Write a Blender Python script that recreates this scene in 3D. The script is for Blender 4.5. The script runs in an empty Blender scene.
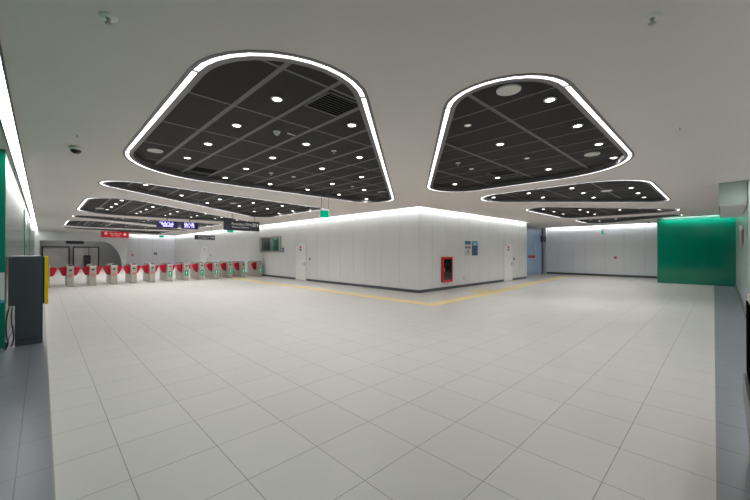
import bpy, bmesh, math, random
from mathutils import Vector, Matrix
random.seed(4)
C = bpy.context.scene.collection
HC = 3.40            # ceiling height
LAMP = 16.5
PZ = 3.50            # height of the dark panels in the ceiling islands

# ------------------------------------------------------------------ materials
def mat(name, col, rough=.5, metal=0., spec=.5, coat=0., bump=None, emit=None, es=0., trans=0., alpha=1., vary=0., vscale=1.5):
    m = bpy.data.materials.new(name); m.use_nodes = True
    nt = m.node_tree; b = nt.nodes['Principled BSDF']
    b.inputs['Base Color'].default_value = (*col, 1)
    b.inputs['Roughness'].default_value = rough
    b.inputs['Metallic'].default_value = metal
    b.inputs['Specular IOR Level'].default_value = spec
    b.inputs['Coat Weight'].default_value = coat
    b.inputs['Coat Roughness'].default_value = .05
    b.inputs['Transmission Weight'].default_value = trans
    b.inputs['Alpha'].default_value = alpha
    if emit:
        b.inputs['Emission Color'].default_value = (*emit, 1); b.inputs['Emission Strength'].default_value = es
    tc = nt.nodes.new('ShaderNodeTexCoord')
    if vary:
        n = nt.nodes.new('ShaderNodeTexNoise'); n.inputs['Scale'].default_value = vscale; n.inputs['Detail'].default_value = 4
        nt.links.new(tc.outputs['Object'], n.inputs['Vector'])
        r = nt.nodes.new('ShaderNodeMapRange'); r.inputs['From Min'].default_value = .3; r.inputs['From Max'].default_value = .7
        r.inputs['To Min'].default_value = 1 - vary; r.inputs['To Max'].default_value = 1 + vary
        nt.links.new(n.outputs['Fac'], r.inputs['Value'])
        mx = nt.nodes.new('ShaderNodeVectorMath'); mx.operation = 'SCALE'; mx.inputs[0].default_value = col
        nt.links.new(r.outputs['Result'], mx.inputs['Scale'])
        nt.links.new(mx.outputs['Vector'], b.inputs['Base Color'])
    if bump:
        n = nt.nodes.new('ShaderNodeTexNoise'); n.inputs['Scale'].default_value = bump[0]; n.inputs['Detail'].default_value = 3
        nt.links.new(tc.outputs['Object'], n.inputs['Vector'])
        bp = nt.nodes.new('ShaderNodeBump'); bp.inputs['Strength'].default_value = bump[1]; bp.inputs['Distance'].default_value = .01
        nt.links.new(n.outputs['Fac'], bp.inputs['Height']); nt.links.new(bp.outputs['Normal'], b.inputs['Normal'])
    return m
def emis(name, col, s):
    m = bpy.data.materials.new(name); m.use_nodes = True; nt = m.node_tree
    nt.nodes.remove(nt.nodes['Principled BSDF'])
    e = nt.nodes.new('ShaderNodeEmission'); e.inputs['Color'].default_value = (*col, 1); e.inputs['Strength'].default_value = s
    nt.links.new(e.outputs[0], nt.nodes['Material Output'].inputs['Surface'])
    return m
M = {}
M['ceiling'] = mat('ceiling_paint', (.72, .672, .645), .75, vary=.02, vscale=.6)
M['ceilback'] = mat('ceiling_back', (.7, .7, .7), .9)
M['wall'] = mat('white_panel', (.79, .80, .80), .28, spec=.5, vary=.015, vscale=.8)
M['wallback'] = mat('panel_joint', (.18, .18, .18), .6)
M['wallwhite'] = mat('white_plaster', (.70, .71, .71), .6)
M['backwall'] = mat('grey_panel', (.9, .905, .95), .3)
M['plinth'] = mat('dark_plinth', (.10, .105, .125), .35)
M['green'] = mat('green_glass', (.0, .22, .13), .1, spec=.5, coat=.4)
M['greenedge'] = mat('green_joint', (.0, .06, .035), .4)
M['mintglass'] = mat('mint_glass', (.24, .33, .30), .2, spec=.45)
M['paleglass'] = mat('pale_glass', (.54, .60, .61), .22, spec=.6)
M['bulk'] = mat('pale_green_box', (.40, .49, .44), .22)
M['bulkbottom'] = mat('polished_soffit', (.85, .85, .84), .3)
M['steel'] = mat('brushed_steel', (.47, .435, .385), .35, metal=.4, vary=.03, vscale=20)
M['steeldark'] = mat('dark_steel', (.22, .21, .2), .4, metal=.6)
M['frame'] = mat('grey_profile', (.17, .165, .175), .4, metal=.4)
M['black'] = mat('black_plastic', (.012, .012, .014), .3)
M['panel'] = mat('charcoal_mesh_panel', (.0085, .008, .0085), .6, spec=.25, bump=(180, .4))
M['grid'] = mat('grid_bar', (.095, .092, .091), .45)
M['void'] = mat('duct_black', (.004, .004, .004), 1., spec=0)
M['red'] = mat('red_flap', (.74, .004, .035), .35)
M['redpaint'] = mat('red_paint', (.62, .01, .03), .35)
M['redsign'] = mat('red_sign', (.70, .005, .03), .4)
M['white'] = mat('white_plastic', (.75, .75, .73), .4)
M['letter'] = mat('white_lettering', (.85, .85, .85), .5)
M['dim'] = mat('dim_lens', (.85, .85, .82), .5, emit=(1, .98, .94), es=.22)
M['cream'] = mat('cream_grille', (.74, .74, .67), .6, bump=(120, .3))
M['signblack'] = mat('sign_black', (.03, .033, .05), .4)
M['greensign'] = emis('green_exit_face', (.0, .30, .16), .7)
M['greenarrow'] = emis('green_arrow_light', (.0, .32, .17), .5)
M['led'] = emis('led_diffuser', (1, .99, .985), 2.4)
M['strip'] = emis('strip_diffuser', (1, 1, .99), 7.5)
M['cove'] = emis('cove_lamp', (.95, .985, 1), 13.0)
M['covegreen'] = emis('green_wall_cove_lamp', (.97, .99, 1), 34.0)
M['downlight'] = emis('downlight_lens', (1, .98, .94), 9.0)
M['purple'] = emis('purple_screen', (.40, .36, .95), 1.3)
M['screen'] = mat('navy_screen', (.03, .025, .11), .25)
M['yellow'] = mat('yellow_tactile', (.78, .63, .30), .55)
M['yellowcase'] = mat('yellow_case', (.78, .53, .0), .35)
M['slate'] = mat('slate_case', (.046, .056, .066), .42)
M['slatelight'] = mat('slate_lid', (.15, .165, .18), .35)
M['door'] = mat('white_door', (.90, .91, .91), .35)
M['beige'] = mat('beige_frame', (.42, .40, .37), .35, metal=.4)
M['bluesign'] = mat('blue_sticker', (.02, .08, .42), .4)
M['posterblue'] = mat('poster_blue', (.05, .14, .34), .4)
M['postercyan'] = mat('poster_cyan', (.08, .38, .62), .4)
M['posternavy'] = mat('poster_navy', (.05, .06, .17), .4)
M['posterwhite'] = mat('poster_white', (.68, .70, .70), .5)
M['blueglass'] = mat('blue_frosted_glass', (.25, .34, .46), .25, emit=(.25, .36, .52), es=.08)
M['tunnel'] = mat('tunnel_grey', (.36, .36, .365), .6)
M['tunnelglass'] = mat('tunnel_glazing', (.52, .50, .485), .2, vary=.12, vscale=.9)
M['cable'] = mat('black_cable', (.02, .02, .022), .5)
M['roomglass'] = mat('window_pane', (.8, .9, .88), .02, spec=.08, trans=1.)
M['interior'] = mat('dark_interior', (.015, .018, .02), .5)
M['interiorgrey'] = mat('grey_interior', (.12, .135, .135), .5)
M['interiorgreen'] = mat('green_interior', (.0, .30, .17), .4)
M['darkglass'] = mat('smoked_pane', (.025, .008, .012), .06, coat=.5)
M['gasket'] = mat('rubber', (.02, .02, .02), .7)

def floor_material():
    m = bpy.data.materials.new('floor_tiles'); m.use_nodes = True; nt = m.node_tree; N = nt.nodes.new; L = nt.links.new
    b = nt.nodes['Principled BSDF']
    g = N('ShaderNodeNewGeometry'); s = N('ShaderNodeSeparateXYZ'); L(g.outputs['Position'], s.inputs[0])
    def mth(op, a, v=None, **k):
        n = N('ShaderNodeMath'); n.operation = op
        for i, q in enumerate((a, v)):
            if q is None: continue
            if isinstance(q, (int, float)): n.inputs[i].default_value = q
            else: L(q, n.inputs[i])
        return n.outputs[0]
    def line(sock, off):          # 1 on a joint
        t = mth('ADD', sock, off); t = mth('DIVIDE', t, .6); f = mth('FRACT', t)
        d = mth('ABSOLUTE', mth('SUBTRACT', f, .5)); return mth('GREATER_THAN', d, .5 - .0032 / .6), mth('FLOOR', t)
    X, Y = s.outputs[0], s.outputs[1]
    YR = mth('SUBTRACT', Y, mth('MULTIPLY', X, .0122))
    lx, ix = line(X, 6 - .467); ly, iy = line(Y, 6 - .007)
    ly = mth('MULTIPLY', ly, mth('GREATER_THAN', mth('ABSOLUTE', Y), .2))
    joint = mth('MAXIMUM', lx, ly)
    cb = N('ShaderNodeCombineXYZ'); L(ix, cb.inputs[0]); L(iy, cb.inputs[1])
    wn = N('ShaderNodeTexWhiteNoise'); L(cb.outputs[0], wn.inputs['Vector'])
    no = N('ShaderNodeTexNoise'); no.inputs['Scale'].default_value = 3.; no.inputs['Detail'].default_value = 5; L(g.outputs['Position'], no.inputs['Vector'])
    var = mth('ADD', mth('MULTIPLY', mth('SUBTRACT', wn.outputs['Value'], .5), .035), mth('MULTIPLY', mth('SUBTRACT', no.outputs['Fac'], .5), .06))
    fac = mth('ADD', var, 1.)
    dark = mth('MAXIMUM', mth('LESS_THAN', X, .062), mth('LESS_THAN', YR, -.015))
    trim = mth('MULTIPLY', mth('MULTIPLY', mth('LESS_THAN', X, .070), mth('LESS_THAN', .05, Y)), mth('SUBTRACT', 1, dark))
    trim2 = mth('MULTIPLY', mth('MULTIPLY', mth('LESS_THAN', YR, -.007), mth('LESS_THAN', .05, X)), mth('SUBTRACT', 1, dark))
    def mix(f, a, c):
        n = N('ShaderNodeMix'); n.data_type = 'RGBA'; L(f, n.inputs['Factor'])
        for i, q in ((6, a), (7, c)):
            if isinstance(q, tuple): n.inputs[i].default_value = (*q, 1)
            else: L(q, n.inputs[i])
        return n.outputs[2]
    base = mix(mth('LESS_THAN', YR, -.015), mix(dark, (.61, .59, .568), (.175, .184, .212)), (.25, .265, .295))  # right border paler: reflection of the bright wall painted into its colour
    sc = N('ShaderNodeVectorMath'); sc.operation = 'SCALE'; L(base, sc.inputs[0]); L(fac, sc.inputs['Scale'])
    grout = mix(dark, (.27, .255, .235), (.05, .053, .065))
    col = mix(joint, sc.outputs[0], grout)
    col = mix(mth('MAXIMUM', trim, trim2), col, (.30, .25, .18))
    L(col, b.inputs['Base Color'])
    rg = N('ShaderNodeMapRange'); rg.inputs['To Min'].default_value = .26; rg.inputs['To Max'].default_value = .36; L(no.outputs['Fac'], rg.inputs['Value'])
    L(rg.outputs[0], b.inputs['Roughness']); b.inputs['Specular IOR Level'].default_value = .4
    return m
M['floor'] = floor_material()

# ------------------------------------------------------------------ helpers
def link(name, bm, m, parent=None, smooth=False, bevel=0.):
    me = bpy.data.meshes.new(name); bmesh.ops.recalc_face_normals(bm, faces=bm.faces[:])
    bm.to_mesh(me); bm.free(); me.materials.append(M[m] if isinstance(m, str) else m)
    o = bpy.data.objects.new(name, me); C.objects.link(o)
    if parent: o.parent = parent
    if smooth:
        for p in me.polygons: p.use_smooth = True
    if bevel:
        b = o.modifiers.new('bevel', 'BEVEL'); b.width = bevel; b.segments = 2; b.limit_method = 'ANGLE'
    return o
def box(bm, x0, x1, y0, y1, z0, z1):
    vs = [bm.verts.new((x, y, z)) for z in (z0, z1) for x, y in ((x0, y0), (x1, y0), (x1, y1), (x0, y1))]
    for f in ((3, 2, 1, 0), (4, 5, 6, 7), (0, 1, 5, 4), (1, 2, 6, 5), (2, 3, 7, 6), (3, 0, 4, 7)):
        bm.faces.new([vs[i] for i in f])
def B(*boxes):
    bm = bmesh.new()
    for b in boxes: box(bm, *b)
    return bm
def cyl(bm, p0, p1, r0, r1=None, n=20, caps=True):
    r1 = r0 if r1 is None else r1
    p0, p1 = Vector(p0), Vector(p1); d = (p1 - p0).normalized()
    u = d.orthogonal().normalized(); v = d.cross(u)
    ring = lambda p, r: [bm.verts.new(p + (u * math.cos(2 * math.pi * i / n) + v * math.sin(2 * math.pi * i / n)) * r) for i in range(n)]
    a, b = ring(p0, r0), ring(p1, r1)
    for i in range(n): bm.faces.new((a[i], a[(i + 1) % n], b[(i + 1) % n], b[i]))
    if caps: bm.faces.new(a[::-1]); bm.faces.new(b)
def lathe(prof, c=(0, 0, 0), n=28):
    """prof: (r, z) pairs turned about the vertical through c"""
    bm = bmesh.new(); rings = []
    for r, z in prof:
        if r < 1e-6: rings.append([bm.verts.new((c[0], c[1], c[2] + z))])
        else: rings.append([bm.verts.new((c[0] + r * math.cos(2 * math.pi * i / n), c[1] + r * math.sin(2 * math.pi * i / n), c[2] + z)) for i in range(n)])
    for a, b in zip(rings, rings[1:]):
        for i in range(n):
            j = (i + 1) % n
            if len(a) == 1 and len(b) == 1: continue
            if len(a) == 1: bm.faces.new((a[0], b[i], b[j]))
            elif len(b) == 1: bm.faces.new((a[i], a[j], b[0]))
            else: bm.faces.new((a[i], a[j], b[j], b[i]))
    return bm
def prism(bm, pts, d):
    """pts: closed 3-D outline, d: extrusion vector"""
    d = Vector(d); a = [bm.verts.new(p) for p in pts]; b = [bm.verts.new(Vector(p) + d) for p in pts]
    n = len(a); bm.faces.new(a[::-1]); bm.faces.new(b)
    for i in range(n): bm.faces.new((a[i], a[(i + 1) % n], b[(i + 1) % n], b[i]))
def tube(bm, pts, r, n=8):
    pts = [Vector(p) for p in pts]; rings = []
    for i, p in enumerate(pts):
        d = (pts[min(i + 1, len(pts) - 1)] - pts[max(i - 1, 0)]).normalized()
        u = d.cross(Vector((.31, .2, .93))).normalized(); v = d.cross(u)
        rings.append([bm.verts.new(p + (u * math.cos(2 * math.pi * k / n) + v * math.sin(2 * math.pi * k / n)) * r) for k in range(n)])
    for a, b in zip(rings, rings[1:]):
        for k in range(n): bm.faces.new((a[k], a[(k + 1) % n], b[(k + 1) % n], b[k]))
    bm.faces.new(rings[0][::-1]); bm.faces.new(rings[-1])
def bez(pts, n=10):
    out = []
    P = [Vector(p) for p in pts]; P = [P[0]] + P + [P[-1]]
    for i in range(1, len(P) - 2):
        for k in range(n):
            t = k / n; a, b, c, d = P[i - 1:i + 3]
            out.append(.5 * ((2 * b) + (c - a) * t + (2 * a - 5 * b + 4 * c - d) * t * t + (3 * b - a - 3 * c + d) * t ** 3))
    return out + [P[-2]]
def tag(o, label, cat, group=None):
    o['label'] = label; o['category'] = cat
    if group: o['group'] = group
    return o
def thing(name, loc, label, cat, group=None, rz=0.):
    o = bpy.data.objects.new(name, None); C.objects.link(o); o.location = loc; o.rotation_euler = (0, 0, rz); o.empty_display_size = .1
    return tag(o, label, cat, group)
def struct(name, bm, m, parent=None, **k):
    o = link(name, bm, m, parent, **k)
    if parent is None: o['kind'] = 'structure'
    return o
def dup(root, loc, label, group=None, rz=None):
    r = root.copy(); C.objects.link(r); r.location = loc; r['label'] = label
    if rz is not None: r.rotation_euler = (0, 0, rz)
    if group: r['group'] = group
    for ch in list(root.children):
        c = ch.copy(); C.objects.link(c); c.parent = r
        for g in ch.children:
            d = g.copy(); C.objects.link(d); d.parent = c
    return r
def text(s, size, m, parent, loc, rot, align='LEFT', width=None, name='lettering', bold=.0):
    cu = bpy.data.curves.new('t', 'FONT'); cu.body = s; cu.size = size; cu.align_x = align; cu.align_y = 'CENTER'; cu.extrude = .001; cu.offset = bold
    t = bpy.data.objects.new('t', cu); C.objects.link(t)
    me = bpy.data.meshes.new_from_object(t.evaluated_get(bpy.context.evaluated_depsgraph_get()))
    bpy.data.objects.remove(t); bpy.data.curves.remove(cu)
    xs = [v.co.x for v in me.vertices]
    if width and xs:
        w = max(xs) - min(xs); f = width / w
        for v in me.vertices: v.co.x *= f
    me.materials.clear(); me.materials.append(M[m])
    o = bpy.data.objects.new(name, me); C.objects.link(o); o.parent = parent; o.location = loc; o.rotation_euler = rot
    return o
FACE = (math.pi / 2, 0, 0)                       # lettering that faces -Y
FACE_X = (math.pi / 2, 0, -math.pi / 2)          # lettering that faces -X
ORD = ['first', 'second', 'third', 'fourth', 'fifth', 'sixth', 'seventh', 'eighth', 'ninth', 'tenth', 'eleventh', 'twelfth', 'thirteenth', 'fourteenth']

# ------------------------------------------------------------------ 2-D outlines of the ceiling islands
def rounded(verts, rad, d=0., n=12):
    """convex polygon (counter-clockwise) with rounded corners, moved inwards by d; returns points and the corner-start indices"""
    k = len(verts); V = [Vector(v) for v in verts]; out = []; joints = []
    lines = []
    for i in range(k):
        a, b = V[i], V[(i + 1) % k]; t = (b - a).normalized(); nrm = Vector((-t.y, t.x)); lines.append((a + nrm * d, t))
    def inter(l1, l2):
        (p, t), (q, u) = l1, l2; den = t.x * u.y - t.y * u.x; w = q - p; s = (w.x * u.y - w.y * u.x) / den; return p + t * s
    for i in range(k):
        l0, l1 = lines[i - 1], lines[i]; p = inter(l0, l1); r = max(rad[i] - d, .02)
        t0, t1 = l0[1], l1[1]; turn = math.acos(max(-1, min(1, t0.dot(t1)))); tl = r * math.tan(turn / 2)
        s = p - t0 * tl; c = s + Vector((-t0.y, t0.x)) * r
        a0 = math.atan2(s.y - c.y, s.x - c.x); joints.append(len(out))
        for j in range(n + 1):
            a = a0 + turn * j / n; out.append(c + Vector((math.cos(a), math.sin(a))) * r)
        joints.append(len(out) - 1)
    return out, joints
def clip(poly, a, b, c):
    """keep a*x + b*y <= c"""
    out = []
    for i in range(len(poly)):
        p, q = poly[i], poly[(i + 1) % len(poly)]; fp = a * p[0] + b * p[1] - c; fq = a * q[0] + b * q[1] - c
        if fp <= 0: out.append(p)
        if fp * fq < 0:
            t = fp / (fp - fq); out.append((p[0] + (q[0] - p[0]) * t, p[1] + (q[1] - p[1]) * t))
    return out
def cliprect(poly, x0, x1, y0, y1):
    for a, b, c in ((1, 0, x1), (-1, 0, -x0), (0, 1, y1), (0, -1, -y0)):
        poly = clip(poly, a, b, c)
        if len(poly) < 3: return []
    ar = 0
    for i in range(len(poly)): ar += poly[i][0] * poly[(i + 1) % len(poly)][1] - poly[(i + 1) % len(poly)][0] * poly[i][1]
    return poly if abs(ar) > .006 else []
def shift(vs, dy): return [(x, y + dy) for x, y in vs]
LA = [(1.055, 1.55), (10.0, 9.04), (1.055, 9.04)]; RA = [.94, .8, 1.9]
LB = [(-.68, 9.97), (8.33, 11.32), (8.33, 17.17)]; RB = [.69, .4, .62]
G_LEFT = 'dark ceiling islands on the ticket gate side'; G_RIGHT = 'dark ceiling islands on the green wall side'
ISLANDS = [  # name key, outline, radii, panel row offset, wide bars, label, group
    ('L1', LA, RA, 3.10, 'x', 'nearest and largest dark ceiling island with white light outline, towards the ticket gates', G_LEFT),
    ('L2', LB, RB, 3.22, 'x', 'triangular dark ceiling island just behind the largest one, above the black hanging direction sign', G_LEFT),
    ('L3', shift(LA, 11.35), RA, 2.25, 'x', 'third dark ceiling island along the green glass wall, purple screens hang beside it', G_LEFT),
    ('L4', shift(LB, 11.35), RB, 2.6, 'x', 'thin looking dark ceiling island fourth from the camera, above the row of gates', G_LEFT),
    ('L5', shift(LA, 22.7), RA, 1.44, 'x', 'fifth dark ceiling island from the camera, beyond the row of gates', G_LEFT),
    ('L6', shift(LB, 22.7), RB, 1.8, 'x', 'farthest dark ceiling island on the gate side, close to the arch', G_LEFT),
    ('R1', [(2.08, 1.14), (8.92, 1.14), (8.92, 6.75)], [.67, 1.55, .9], .86, 'y', 'nearest dark ceiling island on the green wall side, with a big round speaker', G_RIGHT),
    ('R2', [(9.85, 1.25), (15.87, 1.25), (9.85, 7.15)], [1.3, .33, 1.05], 1.24, 'y', 'second dark ceiling island on the green wall side, in front of the white wall end', G_RIGHT),
    ('R3', [(12.8, 5.82), (19.85, .40), (19.85, 5.82)], [.7, .83, .8], 1.31, 'y', 'third dark ceiling island on the green wall side, between two narrower looking ones', G_RIGHT),
    ('R4', [(21.2, -.1), (25.4, 5.82), (21.2, 5.82)], [.67, .8, .6], 1.2, 'y', 'farthest dark ceiling island on the green wall side, near the grey back wall', G_RIGHT),
]
def island(key, verts, rad, yoff, wide, label, group):
    cx = sum(v[0] for v in verts) / 3; cy = sum(v[1] for v in verts) / 3
    t = thing('ceiling_island', (cx, cy, HC), label, 'ceiling panel', group)
    ring = lambda d: rounded(verts, rad, d)
    def band(name, m, prof, n_off=0):
        """prof: (inset, z) pairs swept round the outline"""
        bm = bmesh.new(); rows = []
        for d, z in prof: rows.append([bm.verts.new((p.x - cx, p.y - cy, z - HC)) for p in ring(d)[0]])
        n = len(rows[0])
        for a, b in zip(rows, rows[1:]):
            for i in range(n): bm.faces.new((a[i], a[(i + 1) % n], b[(i + 1) % n], b[i]))
        return link(name, bm, m, t)
    band('outer_rim', 'frame', [(-.062, HC + .06), (-.062, HC - .006), (-.024, HC - .006), (-.024, HC + .008)])
    band('light_strip', 'led', [(-.024, HC + .001), (.026, HC + .001)])
    band('inner_rim', 'frame', [(.026, HC + .008), (.026, HC - .006), (.088, HC - .006), (.088, PZ + .02)])
    # dividers of the light strip
    a, j = ring(-.045); b, _ = ring(.06)
    for k in range(0, len(j)):
        i = j[k]; p, q = a[i], b[i]; u = (q - p).normalized(); v = Vector((-u.y, u.x)) * .013
        bm = bmesh.new(); prism(bm, [(p.x - v.x - cx, p.y - v.y - cy, -.008), (q.x - v.x - cx, q.y - v.y - cy, -.008), (q.x + v.x - cx, q.y + v.y - cy, -.008), (p.x + v.x - cx, p.y + v.y - cy, -.008)], (0, 0, .012))
        link('strip_joint', bm, 'frame', t)
    inner = [(p.x, p.y) for p in ring(.089)[0]]
    xs = [p[0] for p in inner]; ys = [p[1] for p in inner]
    i0, i1 = math.floor((min(xs) - 1.12) / .6), math.ceil((max(xs) - 1.12) / .6); PY = 1.225
    k0, k1 = math.floor((min(ys) - yoff) / PY), math.ceil((max(ys) - yoff) / PY)
    gx, gy = (.03, .018) if wide == 'x' else (.012, .026)
    for i in range(i0, i1):
        for k in range(k0, k1):
            po = cliprect(inner, 1.12 + .6 * i + gx * .7, 1.12 + .6 * (i + 1) - gx * .7, yoff + PY * k + gy * .7, yoff + PY * (k + 1) - gy * .7)
            if po:
                bm = bmesh.new(); prism(bm, [(x - cx, y - cy, PZ - HC) for x, y in po], (0, 0, .02)); link('ceiling_panel', bm, 'panel', t)
    bm = bmesh.new()
    for i in range(i0, i1 + 1):
        po = cliprect(inner, 1.12 + .6 * i - gx, 1.12 + .6 * i + gx, -9, 99)
        if po: prism(bm, [(x - cx, y - cy, PZ - HC + (-.004 if wide == 'x' else -.003)) for x, y in po], (0, 0, .02))
    for k in range(k0, k1 + 1):
        po = cliprect(inner, -9, 99, yoff + PY * k - gy, yoff + PY * k + gy)
        if po: prism(bm, [(x - cx, y - cy, PZ - HC + (-.003 if wide == 'x' else -.004)) for x, y in po], (0, 0, .02))
    link('grid_bar', bm, 'grid', t)
    bm = bmesh.new(); prism(bm, [(x - cx, y - cy, PZ - HC + .03) for x, y in [(p.x, p.y) for p in ring(-.08)[0]]], (0, 0, .02)); link('backing', bm, 'void', t)
    return t
for spec in ISLANDS: island(*spec)

# ------------------------------------------------------------------ ceiling with holes for the islands
def ceiling():
    cu = bpy.data.curves.new('c', 'CURVE'); cu.dimensions = '2D'; cu.fill_mode = 'BOTH'
    outer = [(-.8, -.9), (12.4, -.9), (12.4, -.45), (23.12, -.45), (23.12, 2.4), (26.82, 2.4), (26.82, 9.4), (21.3, 9.4), (21.3, 8.2), (10.45, 8.2), (10.45, 42.7), (6.0, 42.7), (6.0, 41.0), (-.45, 41.0), (-.45, 8.63), (-.8, 8.63)]
    for pts in [outer] + [[(p.x, p.y) for p in rounded(s[1], s[2], -.058)[0]] for s in ISLANDS]:
        sp = cu.splines.new('POLY'); sp.points.add(len(pts) - 1); sp.use_cyclic_u = True
        for p, q in zip(sp.points, pts): p.co = (*q, 0, 1)
    o = bpy.data.objects.new('c', cu); C.objects.link(o)
    me = bpy.data.meshes.new_from_object(o.evaluated_get(bpy.context.evaluated_depsgraph_get()))
    bpy.data.objects.remove(o); bpy.data.curves.remove(cu)
    bm = bmesh.new(); bm.from_mesh(me); bpy.data.meshes.remove(me)
    bmesh.ops.remove_doubles(bm, verts=bm.verts[:], dist=1e-4)
    g = bmesh.ops.extrude_face_region(bm, geom=bm.faces[:])
    for v in g['geom']:
        if isinstance(v, bmesh.types.BMVert): v.co.z += .03
    for v in bm.verts: v.co.z += HC
    return struct('ceiling', bm, 'ceiling')
ceiling()
struct('ceiling_upper', B((-1.0, 27.5, -1.1, 43.2, 3.85, 3.9)), 'ceilback')

# ------------------------------------------------------------------ floor and walls
struct('floor', B((-1.0, 27.3, -1.1, 43.2, -.1, 0)), 'floor')
TOP = 3.85
def panelled(name, axis, at, sign, spans, z0, z1, m, gap=.010, depth=.03, back=.12, backmat='wallback'):
    """a wall of upright panels: axis 'x' = the wall runs along y at x = at; sign = the side it faces"""
    bm = bmesh.new(); bb = bmesh.new()
    for a, b in zip(spans, spans[1:]):
        a, b = (a + gap / 2 if a > spans[0] else a), b - gap / 2
        lo, hi = sorted((at, at - sign * depth))
        if axis == 'x': box(bm, lo, hi, a, b, z0, z1)
        else: box(bm, a, b, lo, hi, z0, z1)
    lo, hi = sorted((at - sign * (depth - .004), at - sign * (depth + back)))
    if axis == 'x': box(bb, lo, hi, spans[0] + .02, spans[-1] - .004, 0, TOP)
    else: box(bb, spans[0] + .02, spans[-1] - .004, lo, hi, 0, TOP)
    o = struct(name, bm, m, bevel=.003)
    link('backing', bb, backmat, o)
    return o
BX, BY = 10.65, 8.40
left_seams = [8.40, 9.42, 10.48, 11.49, 12.34, 13.35, 14.33, 15.33] + [15.33 + 1.03 * k for k in range(1, 27)]
left_seams[-1] = 42.9
wl = panelled('wall_core_left', 'x', BX, -1, left_seams, .12, TOP, 'wall')
right_seams = [10.6802, 11.55, 12.5, 13.56, 14.5, 15.45, 16.44, 17.4, 18.16, 19.19, 20.2, 21.3]
wr = panelled('wall_core_right', 'y', BY, -1, right_seams, .12, TOP, 'wall')
struct('baseboard_core_left', B((BX + .018, BX + .05, BY + .018, 42.9, 0, .12)), 'plinth')
struct('baseboard_core_right', B((BX + .018, 21.28, BY + .018, BY + .05, 0, .12)), 'plinth')
struct('wall_core_end', B((21.26, 21.3, BY + .04, 9.4, 0, TOP)), 'wall')
bw = panelled('wall_back', 'x', 27.0, -1, [2.2, 3.38, 4.46, 5.5, 6.68, 7.36, 8.4, 9.25], .13, TOP, 'backwall')
struct('baseboard_back', B((27.0 - .012, 27.03, 2.3, 9.25, 0, .13)), 'plinth')
# left glass wall: green panels near, mint mirror glass beyond
gw = panelled('wall_left', 'x', -.80, 1, [-.9, .4, 1.6, 2.8, 4.0, 5.2, 6.35, 7.5, 8.65], .08, TOP, 'green', backmat='greenedge')
mint = [8.67 + 1.25 * k for k in range(0, 27)]; mint[-1] = 41.2
panelled('wall_left_glazed', 'x', -.45, 1, mint, .08, TOP, 'mintglass', backmat='greenedge')
for i, yy in enumerate((17.4, 24.8)):
    struct('trim_%d' % (i + 1), B((-.45, -.425, yy, yy + (.9 if not i else .6), .0, 3.2)), 'green')
struct('baseboard_left', B((-.48, -.435, 8.67, 41, 0, .08)), 'plinth')
struct('wall_left_return', B((-.80, -.452, 8.62, 8.66, 0, TOP)), 'green')
# right wall
panelled('wall_right', 'y', -.45, 1, [12.42, 13.6, 14.9, 16.2, 17.5, 18.8, 20.1, 21.4, 23.3], .1, TOP, 'paleglass')
struct('baseboard_right', B((12.42, 23.3, -.45, -.40, 0, .10)), 'steeldark')
struct('wall_right_near', B((-.95, 12.4, -1.05, -.9, 0, TOP)), 'paleglass')
struct('wall_right_return', B((12.3, 12.42, -.95, -.455, 0, TOP)), 'paleglass')
# green block at the far right
gs = [-.45, .5, 1.45, 2.41]
gp = panelled('wall_green', 'x', 23.3, -1, gs, .0, 3.27, 'green', gap=.006, backmat='greenedge')
struct('wall_green_side', B((23.33, 27.1, 2.36, 2.40, 0, TOP)), 'green')
struct('trim_4', B((23.31, 23.4, -.45, 2.41, 3.27, 3.33)), 'greenedge')
# far wall with the arch, set-back wall beside it
def arch_wall():
    cu = bpy.data.curves.new('c', 'CURVE'); cu.dimensions = '2D'; cu.fill_mode = 'BOTH'
    outer = [(-.45, 0), (-.16, 0), (-.16, 2.62), (3.95, 2.62)]
    n = 16
    for i in range(1, n + 1):
        a = math.pi / 2 * i / n; outer.append((3.95 + 1.66 * math.sin(a), 2.62 * math.cos(a)))
    outer += [(6.0, 0), (6.0, TOP), (-.45, TOP)]
    sp = cu.splines.new('POLY'); sp.points.add(len(outer) - 1); sp.use_cyclic_u = True
    for p, q in zip(sp.points, outer): p.co = (*q, 0, 1)
    o = bpy.data.objects.new('c', cu); C.objects.link(o)
    me = bpy.data.meshes.new_from_object(o.evaluated_get(bpy.context.evaluated_depsgraph_get()))
    bpy.data.objects.remove(o); bpy.data.curves.remove(cu)
    bm = bmesh.new(); bm.from_mesh(me); bpy.data.meshes.remove(me)
    g = bmesh.ops.extrude_face_region(bm, geom=bm.faces[:])
    for v in g['geom']:
        if isinstance(v, bmesh.types.BMVert): v.co.z += .4
    for v in bm.verts: v.co = (v.co.x, 41.0 + v.co.z, v.co.y)
    # outline in front view
    return struct('wall_arch', bm, 'wallwhite')
arch_wall()
panelled('wall_far', 'y', 42.9, -1, [6.0, 7.3, 8.5, 9.55, 10.65], .1, TOP, 'backwall')
struct('baseboard_far', B((6.0, 10.65, 42.885, 42.93, 0, .1)), 'plinth')
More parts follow.
